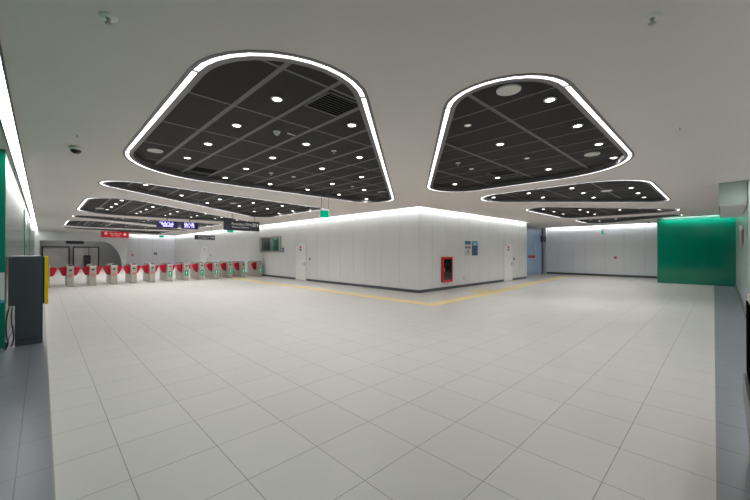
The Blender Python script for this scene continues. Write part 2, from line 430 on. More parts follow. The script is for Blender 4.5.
# tunnel behind the arch
struct('wall_tunnel', B((-.6, 6.0, 43.05, 43.15, 0, TOP), (5.9, 5.99, 41.4, 43.1, 0, TOP), (-.6, -.46, 41.2, 43.1, 0, TOP)), 'tunnel')
for i, (a, b) in enumerate(((-.02, 1.86), (2.08, 4.02))):
    w = struct('window_%d' % (i + 1), B((a, a + .09, 42.9, 43.04, 0, 2.1), (b - .09, b, 42.9, 43.04, 0, 2.1), (a, b, 42.9, 43.04, 2.02, 2.12), (a, b, 42.9, 43.04, 0, .06)), 'black')
    link('glazing', B((a + .09, b - .09, 42.96, 43.0, .06, 2.02)), 'tunnelglass', w)
    if i: link('mullion', B((3.2, 3.26, 42.92, 42.99, .06, 2.02)), 'frame', w)

t = thing('ticket_machine', (3.1, 42.6, 0), 'black ticket machine standing inside the dark arch in front of the glazing', 'ticket machine')
link('body', B((-.24, .24, -.2, .2, .04, 1.28)), 'black', t, bevel=.02); link('screen', B((-.16, .16, -.206, -.2, .75, 1.1)), 'signblack', t); link('plinth', B((-.22, .22, -.18, .18, 0, .04)), 'frame', t)
t = thing('arch_sign', (2.15, 41.12, 2.34), 'dark sign box hanging under the head of the arch', 'sign')
link('housing', B((-.62, .62, 0, .2, 0, .27)), 'signblack', t, bevel=.01); link('face_panel', B((-.54, .54, -.006, .001, .04, .22)), 'black', t)
for xx in (-.5, .5): link('hanger', B((xx - .02, xx + .02, .08, .12, .27, HC + .05 - 2.34)), 'frame', t)
# alcove at the right end of the white block
al = struct('wall_alcove', B((21.3, 27.1, 9.46, 9.6, 0, TOP)), 'backwall')
ds = struct('door_4', B((23.3, 26.72, 9.40, 9.46, 3.18, 3.40), (26.62, 26.76, 9.36, 9.46, 0, 3.4), (21.3, 23.3, 9.40, 9.46, 0, 3.4)), 'plinth')
link('glass_leaf', B((23.3, 25.0, 9.42, 9.45, .03, 3.18)), 'blueglass', ds)
link('glass_leaf', B((25.015, 26.62, 9.42, 9.45, .03, 3.18)), 'blueglass', ds)
link('red_banner', B((24.15, 25.3, 9.40, 9.418, 1.19, 1.38)), 'redsign', ds)
struct('wall_alcove_pier', B((26.8, 27.12, 9.2, 9.46, 0, TOP)), 'wallwhite')

# ------------------------------------------------------------------ doors in the white block
def service_door(n, axis, a, b, zt, hinge_hi):
    """flush door between a and b"""
    if axis == 'x':
        q = lambda a0, a1, d0, d1, z0, z1: (BX - d1, BX - d0, a0, a1, z0, z1)
    else:
        q = lambda a0, a1, d0, d1, z0, z1: (a0, a1, BY - d1, BY - d0, z0, z1)
    d = struct('door_%d' % n, B(q(a, b, 0, .022, .01, zt)), 'door', bevel=.004)
    link('door_frame', B(q(a - .03, a - .004, 0, .012, 0, zt + .03), q(b + .004, b + .03, 0, .012, 0, zt + .03), q(a - .03, b + .03, 0, .012, zt + .004, zt + .03)), 'posterwhite', d)
    m = (a + b) / 2; w = b - a
    hs = a + .09 if axis == 'x' else b - .09
    bm = B(q(hs - .02, hs + .02, .022, .03, .83, 1.06)); link('lock_plate', bm, 'steel', d)
    bm = B(q(hs - .015, hs + .015, .03, .07, .93, .96), q(*sorted((hs, hs + (.14 if axis == 'x' else -.14))), .055, .075, .93, .96)); link('door_handle', bm, 'steeldark', d)
    s = link('warning_sticker', B(q(m - .1, m + .1, .022, .026, 1.85, 1.95)), 'redpaint', d); s['label'] = 'red warning sticker'
    s = link('notice_sticker', B(q(m - .09, m + .09, .022, .026, 1.70, 1.80)), 'signblack', d); s['label'] = 'dark notice sticker'
    s = link('closer_plate', B(q(*((b - .22, b - .06) if axis == 'x' else (a + .06, a + .22)), .022, .04, 2.0, 2.05)), 'beige', d)
    return d
service_door(1, 'x', 16.45, 17.50, 2.12, True)
service_door(2, 'y', 18.16, 19.19, 2.12, True)
service_door(3, 'x', 32.2, 34.2, 2.12, True)
def access(loc, axis, label):
    t = thing('card_reader', loc, label, 'card reader')
    if axis == 'x': link('housing', B((-.03, 0, -.05, .05, -.07, .07)), 'steeldark', t, bevel=.008); link('keypad', B((-.034, -.03, -.03, .03, -.05, .03)), 'black', t)
    else: link('housing', B((-.05, .05, -.03, 0, -.07, .07)), 'steeldark', t, bevel=.008); link('keypad', B((-.03, .03, -.034, -.03, -.05, .03)), 'black', t)
access((BX, 16.05, 1.23), 'x', 'small dark card reader on the white wall beside the door near the ticket window')
access((19.42, BY, 1.22), 'y', 'small dark card reader on the white wall beside the door nearest the blue glass')
access((BX, 31.6, 1.33), 'x', 'small dark card reader beside the distant white door behind the gates')

# ticket-office window in the left face
w = struct('window_3', B((BX - .14, BX, 19.2, 21.9, 1.60, 1.70), (BX - .14, BX, 19.2, 21.9, 2.53, 2.62), (BX - .14, BX, 19.2, 19.30, 1.70, 2.53), (BX - .14, BX, 21.55, 21.9, 1.70, 2.53)), 'beige', bevel=.006)
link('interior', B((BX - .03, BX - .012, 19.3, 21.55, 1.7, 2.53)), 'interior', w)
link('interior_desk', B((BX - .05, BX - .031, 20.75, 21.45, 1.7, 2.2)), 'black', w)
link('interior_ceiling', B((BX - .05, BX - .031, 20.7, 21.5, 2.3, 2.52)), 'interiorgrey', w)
p = link('green_panel', B((BX - .055, BX - .031, 19.32, 20.45, 1.71, 2.52)), 'interiorgreen', w)  # green sheet behind the nearer part of the pane
p = link('mullion', B((BX - .08, BX - .031, 20.5, 20.56, 1.7, 2.53)), 'frame', w)
link('pane', B((BX - .105, BX - .095, 19.3, 21.55, 1.7, 2.53)), 'roomglass', w)
t = thing('information_sign', (BX, 19.0, 1.74), 'small blue square sign on the white wall beside the ticket window', 'sign')
link('plate', B((-.012, 0, -.12, .12, -.14, .14)), 'bluesign', t); link('pictogram', B((-.016, -.012, -.04, .04, -.08, .05)), 'letter', t)

# fire hose cabinet
t = thing('fire_hose_cabinet', (12.55, BY, .33), 'red fire hose cabinet with glass door mounted low on the white wall', 'fire hose')
link('frame', B((-.38, -.30, -.10, 0, 0, 1.09), (.30, .38, -.10, 0, 0, 1.09), (-.30, .30, -.10, 0, 0, .09), (-.30, .30, -.10, 0, 1.0, 1.09)), 'redpaint', t, bevel=.006)
link('back_box', B((-.30, .30, -.02, 0, .09, 1.0)), 'void', t)
bm = bmesh.new(); cyl(bm, (.02, -.075, .62), (.02, -.02, .62), .22, n=32); r = link('hose_reel', bm, 'redpaint', t)
bm = bmesh.new(); cyl(bm, (.02, -.08, .62), (.02, -.076, .62), .08, n=20); link('hub', bm, 'black', r)
bm = bmesh.new(); tube(bm, bez([(.2, -.05, .55), (.22, -.05, .3), (.05, -.05, .2), (-.2, -.05, .2)]), .022); link('hose', bm, 'cable', t)
link('glass_door', B((-.30, .30, -.095, -.085, .09, 1.0)), mat('smoked_clear_pane', (.35, .3, .3), .03, trans=1.), t)
link('door_handle', B((-.29, -.26, -.115, -.095, .45, .62)), 'steel', t)

# notices on the right face
t = thing('wall_notice', (14.36, BY, 1.46), 'white notice with blue heading and dark icon row, nearer the red hose cabinet', 'poster', 'notices on the white wall')
link('board', B((-.29, .29, -.012, 0, 0, .69)), 'posterwhite', t)
link('heading', B((-.27, .25, -.015, -.012, .52, .68)), 'posterblue', t)
link('icon_row', B(*[(-.25 + .17 * i, -.12 + .17 * i, -.015, -.012, .33, .43) for i in range(3)]), 'plinth', t)
link('text_line', B(*[(-.22, .14 - .05 * (i % 2), -.0145, -.012, .06 + .05 * i, .075 + .05 * i) for i in range(4)]), 'beige', t)
bm = bmesh.new(); cyl(bm, (.02, -.016, .22), (.02, -.012, .22), .05); link('emblem', bm, 'frame', t)
t = thing('wall_notice', (15.0, BY, 1.46), 'navy notice with bright cyan heading panel, farther from the red hose cabinet', 'poster', 'notices on the white wall')
link('board', B((-.27, .27, -.012, 0, 0, .69)), 'posternavy', t)
link('heading', B((-.26, .26, -.015, -.012, .46, .68)), 'postercyan', t)
link('pictogram', B((-.12, .1, -.018, -.015, .5, .6)), 'posterwhite', t)
link('text_block', B(*[(-.23 + .17 * i, -.1 + .17 * i, -.0145, -.012, .05 + .1 * k, .11 + .1 * k) for i in range(3) for k in range(4)]), 'posterblue', t)
t = thing('wall_outlet', (14.02, BY, .44), 'small white round cover low on the white wall under the notices', 'wall socket')
bm = bmesh.new(); cyl(bm, (0, -.02, 0), (0, 0, 0), .09, n=24); link('cover', bm, 'white', t); bm = bmesh.new(); cyl(bm, (0, -.026, 0), (0, -.02, 0), .05, n=20); link('button', bm, 'posterwhite', t)
def callpoint(loc, axis, label, m='redpaint'):
    t = thing('fire_call_point', loc, label, 'fire alarm')
    if axis == 'x': link('housing', B((-.04, 0, -.075, .075, -.075, .075)), m, t, bevel=.01); link('press_plate', B((-.044, -.04, -.035, .035, -.035, .035)), 'steeldark', t)
    else: link('housing', B((-.09, .09, -.04, 0, -.09, .09)), m, t, bevel=.01); link('press_plate', B((-.04, .04, -.044, -.04, -.04, .04)), 'white', t)
callpoint((27.0, 4.92, 1.25), 'x', 'small red fire call point on the grey back wall left of the green wall')
callpoint((6.72, 42.9, 1.29), 'y', 'small red fire call point on the distant wall right of the arch')
t = thing('wall_clock', (8.77, 42.9, 1.42), 'small dark box on the distant grey wall behind the gates', 'wall box')
link('housing', B((-.15, .15, -.06, 0, -.14, .14)), 'steeldark', t, bevel=.01); link('face_plate', B((-.08, .08, -.065, -.06, -.07, .07)), 'beige', t)
t.name = 'wall_box'

# ------------------------------------------------------------------ yellow tactile path
def path(pts, w, z=.004):
    bm = bmesh.new(); P = [Vector((*p, 0)) for p in pts]; L_, R_ = [], []
    for i, p in enumerate(P):
        if i == 0: d = (P[1] - p).normalized(); n = Vector((-d.y, d.x, 0)); k = 1
        elif i == len(P) - 1: d = (p - P[i - 1]).normalized(); n = Vector((-d.y, d.x, 0)); k = 1
        else:
            a = (p - P[i - 1]).normalized(); b = (P[i + 1] - p).normalized(); n = (Vector((-a.y, a.x, 0)) + Vector((-b.y, b.x, 0))).normalized(); k = 1 / n.dot(Vector((-a.y, a.x, 0)))
        L_.append(p + n * w / 2 * k); R_.append(p - n * w / 2 * k)
    for i in range(len(P) - 1): prism(bm, [tuple(L_[i]), tuple(R_[i]), tuple(R_[i + 1]), tuple(L_[i + 1])], (0, 0, z))
    return bm
tp = thing('tactile_path', (8.5, 6.4, 0), 'yellow tactile guide strip bending around the corner of the white block', 'tactile paving')
sh = lambda pts: [(x - 8.5, y - 6.4) for x, y in pts]
link('gate_run', path(sh([(8.35, 20.6), (8.55, 14.0), (8.62, 6.52)]), .46), 'yellow', tp)
link('wall_run', path(sh([(8.62 - .23, 6.30), (12.5, 6.42), (18.0, 6.92), (24.6, 7.25)]), .44), 'yellow', tp)
link('notice_branch', path(sh([(13.1, 6.64), (13.1, 7.5)]), .95), 'yellow', tp)
link('gate_branch', path(sh([(8.1, 20.8), (9.6, 20.8)]), .4), 'yellow', tp)
link('door_branch', path(sh([(24.6, 7.2), (25.0, 9.3)]), .42), 'yellow', tp)
link('back_branch', path(sh([(24.6, 7.25), (26.3, 5.6), (26.4, 4.6)]), .4), 'yellow', tp)

# ------------------------------------------------------------------ ticket gates
def fan(side):
    """red flap at the side (+1 / -1) of a cabinet that is .25 wide"""
    pts = [(.0, .92), (.12, .915), (.21, .895), (.255, .85), (.245, .79), (.20, .65), (.15, .53), (.11, .49), (.0, .49)]
    bm = bmesh.new(); prism(bm, [(side * (.125 + x), .56, z) for x, z in pts], (0, .05, 0)); return bm
def gate(kind):
    t = thing('ticket_gate', (0, 0, 0), '', 'ticket gate', 'ticket gates in a row')
    # body: long cabinet with rounded upper ends seen from the side
    prof = [(.03, .0), (.0, .06), (.0, .86), (.02, .93), (.07, .975), (.14, .99), (1.62, .99), (1.70, .975), (1.75, .93), (1.77, .86), (1.77, .06), (1.74, .0)]
    bm = bmesh.new(); prism(bm, [(-.125, y, z) for y, z in prof], (.25, 0, 0)); link('cabinet', bm, 'steel', t, bevel=.012)
    link('top_cover', B((-.105, .105, .16, 1.6, .99, 1.012)), 'steeldark', t, bevel=.006)
    link('card_reader_pad', B((-.07, .07, .05, .17, .982, 1.02)), 'bluesign' if kind != 'out' else 'black', t, bevel=.006)
    link('plinth', B((-.115, .115, .04, 1.73, 0, .05)), 'plinth', t)
    for s in ((-1,) if kind == 'last' else (-1, 1)):
        link('flap', fan(s), 'red', t, bevel=.008)
        link('flap_slot', B((*sorted((s * .124, s * .128)), .36, .80, .44, .94)), 'black', t)
        link('side_panel', B((*sorted((s * .124, s * .1275)), .08, .32, .12, .80)), 'steel', t); link('side_panel', B((*sorted((s * .124, s * .1275)), .88, 1.6, .12, .80)), 'steel', t)
    if kind in ('in', 'last'):
        p = link('arrow_display', B((-.085, .085, -.008, .001, .27, .58)), 'greenarrow', t); p['label'] = 'green lit arrow panel'
        bm = bmesh.new(); prism(bm, [(x, -.011, z) for x, z in [(-.012, .32), (.012, .32), (.012, .45), (.04, .45), (0, .53), (-.04, .45), (-.012, .45)]], (0, .004, 0)); link('arrow', bm, 'letter', p)
        link('scanner', B((-.05, .05, -.006, .001, .80, .87)), 'black', t)
    else:
        link('scanner', B((-.05, .05, -.008, .001, .74, .81)), 'black', t, bevel=.004)
        bm = bmesh.new(); n = 28
        for i in range(n):
            a, b = 2 * math.pi * i / n, 2 * math.pi * (i + 1) / n
            prism(bm, [(r * math.cos(q), -.007, .51 + r * math.sin(q)) for r, q in ((.055, a), (.075, a), (.075, b), (.055, b))], (0, .008, 0))
        prism(bm, [(x, -.007, z) for x, z in ((-.04, .47), (-.05, .48), (.04, .55), (.05, .54))], (0, .008, 0))
        p = link('no_entry_symbol', bm, 'redpaint', t); p['label'] = 'red no entry ring'
    return t
GX = [.95 + .82 * k for k in range(-1, 11)] + [10.30]
g_out, g_in, g_last = gate('out'), gate('in'), gate('last')
used = set()
for k, x in enumerate(GX):
    src = g_out if k < 6 else g_last if k == 12 else g_in
    if k == 0: lab = 'steel ticket gate at the near end of the row, mostly hidden by the dark machine'
    elif k == 12: lab = 'last steel ticket gate of the row, against the white wall by the yellow strip'
    elif k < 6: lab = 'steel ticket gate with red no entry ring, %s from the dark machine end' % ORD[k]
    else: lab = 'steel ticket gate with green arrow panel, %s counted from the red no entry gates' % ORD[k - 6]
    loc = (x, 21.3, 0)
    if src not in used: src.location = loc; src['label'] = lab; used.add(src)
    else: dup(src, loc, lab)

# ------------------------------------------------------------------ hanging signs
def rods(t, pts, z0, z1):
    for x in pts:
        bm = bmesh.new(); cyl(bm, (x, 0, z0), (x, 0, z1), .008, n=8); link('hanger', bm, 'frame', t)
def icon_arrow(t, x, z, s, y, m='letter', name='arrow_icon'):
    bm = bmesh.new(); prism(bm, [(x + a * s, y, z + b * s) for a, b in [(-.12, -.5), (.12, -.5), (.12, .05), (.42, .05), (0, .5), (-.42, .05), (-.12, .05)]], (0, .002, 0)); link(name, bm, m, t)
def icon_noentry(t, x, z, r, y):
    bm = bmesh.new(); cyl(bm, (x, y, z), (x, y + .002, z), r, n=24); o = link('no_entry_icon', bm, 'letter', t)
    link('bar', B((x - r * .65, x + r * .65, y - .002, y, z - r * .18, z + r * .18)), 'redsign', o)
# black direction sign over the hall
t = thing('direction_sign', (5.29, 12.3, 2.41), 'larger black hanging direction sign with white lettering, nearer the camera', 'sign', 'black hanging signs')
link('board', B((-.70, .61, 0, .06, 0, .36)), 'signblack', t, bevel=.004)
text('Peronlara Giriş', .125, 'letter', t, (-.44, -.002, .235), FACE, width=.74); text('Entrance to Platforms', .085, 'letter', t, (-.42, -.002, .125), FACE, width=.6)
icon = link('lift_icon', B((.345, .36, -.004, -.001, .17, .28), (.44, .455, -.004, -.001, .17, .28), (.345, .455, -.004, -.001, .27, .285), (.345, .455, -.004, -.001, .165, .18), (.375, .39, -.004, -.001, .19, .25), (.41, .425, -.004, -.001, .19, .25)), 'letter', t)
icon_arrow(t, .53, .225, .12, -.004)
rods(t, (-.42, .42), .36, PZ - 2.41)
# smaller black sign beyond the gates
t = thing('direction_sign', (6.86, 21.3, 2.34), 'smaller black hanging direction sign above the ticket gates, farther away', 'sign', 'black hanging signs')
link('board', B((-.56, .56, 0, .06, 0, .27)), 'signblack', t, bevel=.004)
text('Peronlara Giriş', .1, 'letter', t, (-.38, -.002, .175), FACE, width=.6); text('Entrance to Platforms', .07, 'letter', t, (-.38, -.002, .085), FACE, width=.5)
icon_arrow(t, .33, .15, .1, -.004); link('lift_icon', B((.40, .52, -.004, -.001, .11, .17)), 'letter', t)
rods(t, (-.35, .35), .27, PZ - 2.34)
# red no-entry sign
t = thing('no_entry_sign', (2.62, 21.3, 2.35), 'red hanging sign with white lettering above the ticket gates', 'sign')
link('board', B((-.56, .56, 0, .06, 0, .30)), 'redsign', t, bevel=.004)
text('Girilmez', .105, 'letter', t, (-.22, -.002, .195), FACE, width=.46); text('No Entry', .08, 'letter', t, (-.16, -.002, .095), FACE, width=.34)
icon_noentry(t, -.37, .19, .06, -.004); icon_noentry(t, .40, .165, .06, -.004)
rods(t, (-.4, .4), .30, HC - 2.35)
# purple train screens
def screen(x, w, label, seed):
    t = thing('train_screen', (x, 15.7, 2.60), label, 'display screen', 'purple hanging screens'); rnd = random.Random(seed)
    link('housing', B((-w / 2, w / 2, 0, .12, 0, .28)), 'screen', t, bevel=.006)
    rows = B(*[(-w / 2 + .09 + .055 * i, -w / 2 + .09 + .055 * i + (.05 if rnd.random() < .75 else .03), -.004, -.001, z, z + .06) for z in (.055, .13, .19) for i in range(int((w - .2) / .055)) if rnd.random() < .88])
    p = link('lit_text', rows, 'purple', t); p['label'] = 'glowing purple text rows'
    bm = bmesh.new(); cyl(bm, (0, .06, .28), (0, .06, PZ - 2.60), .015, n=10); link('hanger', bm, 'frame', t)
screen(3.63, .74, 'purple lit hanging train screen nearer the red sign', 2)
screen(4.46, .62, 'purple lit hanging train screen nearer the black direction signs', 5)
t = thing('screen_bracket', (4.04, 15.76, 2.66), 'grey bar joining the two purple hanging screens', 'bracket')
link('bar', B((-.039, .109, -.03, .03, .02, .10)), 'frame', t); link('bolt', B((.01, .06, -.04, -.03, .05, .07)), 'steel', t)
# green exit signs
def exit_sign(loc, label, w=.28, h=.25, rodtop=PZ):
    t = thing('exit_sign', loc, label, 'exit sign', 'green hanging exit signs')
    link('housing', B((-w / 2, w / 2, 0, .05, h * .78, h)), 'white', t, bevel=.004)
    p = link('lit_face', B((-w / 2, w / 2, .01, .04, 0, h * .78)), 'greensign', t); p['label'] = 'green lit face'
    rods(t, (-w * .45, w * .45), h, rodtop - loc[2])
    return t
exit_sign((5.76, 7.92, 2.62), 'nearest green exit sign hanging from the largest dark ceiling island')
exit_sign((24.0, 5.0, 2.68), 'small green exit sign hanging in front of the grey back wall', .30, .28)
exit_sign((8.27, 38.0, 3.0), 'tiny green exit sign hanging near the farthest wall corner', .4, .3, HC)
exit_sign((6.26, 16.0, 2.55), 'green exit sign partly behind the larger black direction sign', .28, .25)
# black sign in the alcove
t = thing('projecting_sign', (26.2, 9.1, 2.35), 'black box sign hanging in front of the blue glass door', 'sign')
link('housing', B((-.35, .40, 0, .12, 0, .42)), 'black', t, bevel=.01); link('face_panel', B((-.28, .33, -.004, .001, .06, .36)), 'signblack', t)
rods(t, (-.2, .25), .42, HC - 2.35)

# ------------------------------------------------------------------ linear lights
def linear(name, x0, x1, y0, y1, along, pitch, label, start=0.):
    t = thing(name, ((x0 + x1) / 2, (y0 + y1) / 2, HC), label, 'ceiling light')
    hx, hy = (x1 - x0) / 2, (y1 - y0) / 2
    if along == 'y': link('frame', B((-hx - .02, -hx, -hy, hy, -.03, 0), (hx, hx + .02, -hy, hy, -.03, 0)), 'frame', t)
    else: link('frame', B((-hx, hx, -hy - .02, -hy, -.03, 0), (-hx, hx, hy, hy + .02, -.03, 0)), 'frame', t)
    L0 = -(hy if along == 'y' else hx); n = int(2 * -L0 / pitch)
    for i in range(n):
        a, b = L0 + i * pitch + .012, L0 + (i + 1) * pitch - .012
        link('light_panel', B((-hx, hx, a, b, -.025, -.002)) if along == 'y' else B((a, b, -hy, hy, -.025, -.002)), 'strip', t)
    return t
linear('linear_light', -.385, -.272, .56, 40.9, 'y', 1.152, 'long white strip of light panels along the green glass wall')
linear('linear_light', 2.0, 12.3, -.72, -.60, 'x', 1.14, 'long white strip of light panels along the opposite edge, ending at the pale green box')
linear('linear_light', .4, 5.6, 42.0, 42.12, 'x', 1.3, 'unseen strip of lights added to brighten the tunnel behind the arch').location.z = 3.85  # added lamp, out of sight, lifts the dark tunnel
def cove(label, x0, x1, y0, y1, m='cove'):
    t = tag(link('cove_light', B((x0, x1, y0, y1, HC + .012, HC + .045)), m), label, 'cove light', 'hidden cove lights')
cove('hidden cove lamp washing the long white wall with the ticket window', 10.452, 10.47, 8.25, 42.5)
cove('hidden cove lamp washing the white wall with the red hose cabinet', 10.47, 21.1, 8.202, 8.22)
cove('hidden cove lamp washing the grey back wall', 26.822, 26.84, 2.8, 9.1)
cove('hidden cove lamp above the green wall', 23.122, 23.14, -.4, 2.2, 'covegreen')
cove('hidden cove lamp washing the distant grey wall beside the arch', 6.5, 10.4, 42.702, 42.72)

# ------------------------------------------------------------------ downlights
def downlight(lit):
    t = thing('downlight', (0, 0, PZ), '', 'downlight')
    k = 1. if lit else .72
    link('trim_ring', lathe([(.052 * k, -.001), (.050 * k, -.010), (.062 * k, -.012), (.072 * k, -.006), (.074 * k, .001)]), 'white' if lit else 'cream', t, smooth=True)
    link('lens', lathe([(0, -.006), (.051 * k, -.006)]), 'downlight' if lit else 'dim', t)
    return t
d_lit, d_dim = downlight(True), downlight(False); first = {True: True, False: True}
def inside(key, x, y, m=.33):
    sp = [s for s in ISLANDS if s[0] == key][0]; V = rounded(sp[1], sp[2], m)[0]
    return all((V[(i + 1) % len(V)] - V[i]).cross(Vector((x, y)) - V[i]) > -1e-6 for i in range(len(V)))
NAMES = {'L1': 'the largest dark island', 'L2': 'the triangular ceiling island', 'L3': 'the third gate side island', 'L4': 'the fourth island above gates', 'L5': 'the fifth island beyond gates', 'L6': 'the farthest gate side island',
         'R1': 'the big round speaker island', 'R2': 'the second green side island', 'R3': 'the third green side island', 'R4': 'the farthest green side island'}
LX = [2.05, 3.27, 4.49, 5.71, 6.93, 8.16]
LIGHTS = {}
LIGHTS['L1'] = [(x, y, True) for x, y in [(2.03, 3.77), (2.03, 4.97), (2.03, 6.17), (2.04, 7.37), (3.23, 3.78), (3.24, 5.0), (3.24, 6.19), (3.25, 7.43), (3.27, 8.69), (4.44, 4.97), (4.45, 6.23), (4.46, 8.66), (5.65, 6.24), (5.65, 7.43), (5.65, 8.64), (6.87, 7.48), (6.87, 8.68), (8.14, 8.73)]] + [(4.44, 7.41, False)]
LIGHTS['L2'] = [(x, y, True) for y in (11.17, 12.43, 13.70, 14.98, 16.3) for x in LX if inside('L2', x, y, .17)]
LIGHTS['L3'] = [(x, y, True) for y in (15.15, 16.45, 17.69, 18.93, 20.2 - .3) for x in LX if inside('L3', x, y, .28)]
LIGHTS['L4'] = [(x, y, True) for y in (22.52, 23.75, 25.0, 26.25, 27.5) for x in LX if inside('L4', x, y, .17)]
LIGHTS['L5'] = [(x, y, True) for y in (26.5, 27.7, 28.9, 30.1, 31.2) for x in LX if inside('L5', x, y, .28)]
LIGHTS['L6'] = [(x, y, True) for y in (33.87, 35.1, 36.35, 37.6, 38.9) for x in LX if inside('L6', x, y, .17)]
LIGHTS['R1'] = [(x, y, True) for x, y in [(4.41, 1.46), (5.62, 1.48), (6.84, 1.48), (8.04, 1.49), (5.63, 2.67), (8.11, 2.72), (8.13, 3.92), (8.08, 5.12)]] + [(4.45, 2.6, False), (6.86, 2.7, False), (6.86, 3.92, False)]
LIGHTS['R2'] = [(x, y, True) for x, y in [(11.0, 5.45), (11.0, 4.28), (12.22, 4.28), (11.02, 3.06), (12.21, 3.06), (13.46, 3.07), (12.2, 1.84), (13.45, 1.85), (14.68, 1.86)]]
LIGHTS['R3'] = [(x, y, True) for x, y in [(15.62, 5.45), (16.95, 5.45), (18.25, 5.45), (17.01, 4.4), (18.25, 4.4), (19.5, 4.4), (18.27, 3.16), (19.5, 1.94)]]
LIGHTS['R4'] = [(x, y, True) for x, y in [(24.1, 5.2), (23.0, 5.4), (21.9, 5.4), (22.4, 3.1), (22.0, 4.2), (23.1, 4.2)]]
for key, ls in LIGHTS.items():
    side = key[0]
    for lit in (True, False):
        sel = [l for l in ls if l[2] == lit]
        if side == 'L': rows = sorted({round(l[1] / .6) for l in sel}); rk = lambda l: round(l[1] / .6); ck = lambda l: l[0]
        else: rows = sorted({round(l[0] / .6) for l in sel}); rk = lambda l: round(l[0] / .6); ck = lambda l: -l[1]
        for ri, rv in enumerate(rows):
            row = sorted([l for l in sel if rk(l) == rv], key=ck)
            for ci, l in enumerate(row):
                lab = '%s downlight, %s row from camera, %s from left, in %s' % ('bright' if lit else 'dim', ORD[ri], ORD[ci], NAMES[key])
                grp = 'downlights in ' + NAMES[key]; src = d_lit if lit else d_dim; loc = (l[0], l[1], PZ)
                if first[lit]: src.location = loc; src['label'] = lab; src['group'] = grp; first[lit] = False
                else: dup(src, loc, lab, grp)

# a lamp inside every lit downlight
def lamp(x, y, e):
    l = bpy.data.lights.new('downlight_lamp', 'SPOT'); l.energy = e; l.spot_size = math.radians(150); l.spot_blend = 1.; l.shadow_soft_size = .05; l.color = (1, .985, .96)
    o = bpy.data.objects.new('downlight_lamp', l); C.objects.link(o); o.location = (x, y, PZ - .03)
for key, ls in LIGHTS.items():
    for x, y, lit in ls:
        if lit: lamp(x, y, LAMP * (1.0 if key in ('L1', 'R1') else 1.6))
# ------------------------------------------------------------------ ceiling fittings
def speaker(loc, r, label):
    t = thing('ceiling_speaker', loc, label, 'speaker', 'round ceiling speakers')
    link('rim', lathe([(r * .84, -.014), (r * .88, -.02), (r * .97, -.016), (r, 0)]), 'white', t, smooth=True)
    link('grille', lathe([(0, -.016), (r * .85, -.013)]), 'cream', t)
speaker((1.47, 7.25, PZ), .13, 'pale round ceiling speaker in the corner of the largest dark island')
speaker((3.80, 1.70, PZ), .135, 'big pale round ceiling speaker nearest the camera on the green wall side')
speaker((7.45, 1.72, PZ), .13, 'pale round ceiling speaker between downlights in the island nearest the green wall side')
speaker((1.75, 18.6, PZ), .15, 'distant pale ceiling speaker in the third island by the green glass wall')
speaker((12.25, 2.45, PZ), .15, 'pale ceiling speaker in the second island on the green wall side')
speaker((5.2, 13.05, PZ), .12, 'pale ceiling speaker among downlights of the triangular island behind the largest')
def sprinkler(loc, label, s=1.):
    t = thing('ceiling_sprinkler', loc, label, 'sprinkler', 'ceiling sprinklers')
    link('cover_plate', lathe([(0.016 * s, -.012), (.03 * s, -.010), (.050 * s, -.004), (.052 * s, 0)]), 'white', t, smooth=True)
    link('nozzle', lathe([(0, -.05), (.022 * s, -.05), (.022 * s, -.046), (.008 * s, -.04), (.011 * s, -.02), (.018 * s, -.008)]), 'beige', t, smooth=True)
sprinkler((.35, 3.20, HC), 'white sprinkler on the bare ceiling between the light strip and the largest island', 1.1)
sprinkler((3.25, .36, HC), 'white sprinkler on the bare ceiling at the outer side of the speaker island', 1.1)
sprinkler((6.40, .41, HC), 'farther small sprinkler on the bare ceiling beside the speaker island', .7)
sprinkler((.37, 6.72, HC), 'small sprinkler beside the dome camera on the bare ceiling', .7)
sprinkler((3.83, 4.99, PZ), 'small sprinkler in the middle of the largest dark island')
sprinkler((3.85, 7.43, PZ), 'small sprinkler towards the far edge of the largest dark island')
sprinkler((6.3, 7.35, PZ), 'small sprinkler near the bracket camera in the largest dark island')
sprinkler((6.21, 3.86, PZ), 'small sprinkler in the island with the big round speaker')
def smoke(loc, label):
    t = thing('smoke_detector', loc, label, 'smoke detector', 'smoke detectors')
    link('base', lathe([(.03, -.02), (.052, -.018), (.055, 0)]), 'white', t, smooth=True)
    link('sensor_head', lathe([(0, -.055), (.03, -.052), (.038, -.04), (.034, -.02)]), 'cream', t, smooth=True)
smoke((2.58, 4.80, PZ), 'white smoke detector in the largest dark island beside a small label')
smoke((6.75, 5.0, PZ), 'white smoke detector near the far edge of the speaker island')
t = tag(link('label_plate', B((2.73, 2.86, 4.72, 4.75, PZ - .012, PZ - .001)), 'white'), 'small white label plate beside the smoke detector in the largest dark island', 'label')
def dome(loc, label, r=.075, bracket=False):
    t = thing('ceiling_camera', loc, label, 'security camera', 'security cameras'); z = -.0
    if bracket:
        link('bracket', B((-.02, .02, -.02, .02, -.14, 0), (-.3, .02, -.02, .02, -.14, -.11)), 'frame', t); z = -.10
    link('housing', lathe([(r * 1.02, z - .055), (r * 1.08, z - .05), (r * 1.08, z - .01), (r * .8, z)]), 'white', t, smooth=True)
    link('dome', lathe([(0, z - .055 - r * .8), (r * .5, z - .055 - r * .7), (r * .85, z - .055 - r * .42), (r, z - .055)]), 'black', t, smooth=True)
dome((.40, 7.57, HC), 'white dome camera on the bare ceiling near the light strip')
dome((7.45, 7.28, PZ), 'white dome camera in the tip of the largest dark island', .13)
dome((7.7, 11.75, PZ), 'dark dome camera in the tip of the triangular island behind the exit sign', .10)
dome((25.3, 3.0, HC), 'small camera on the ceiling in front of the grey back wall by the green block', .09)
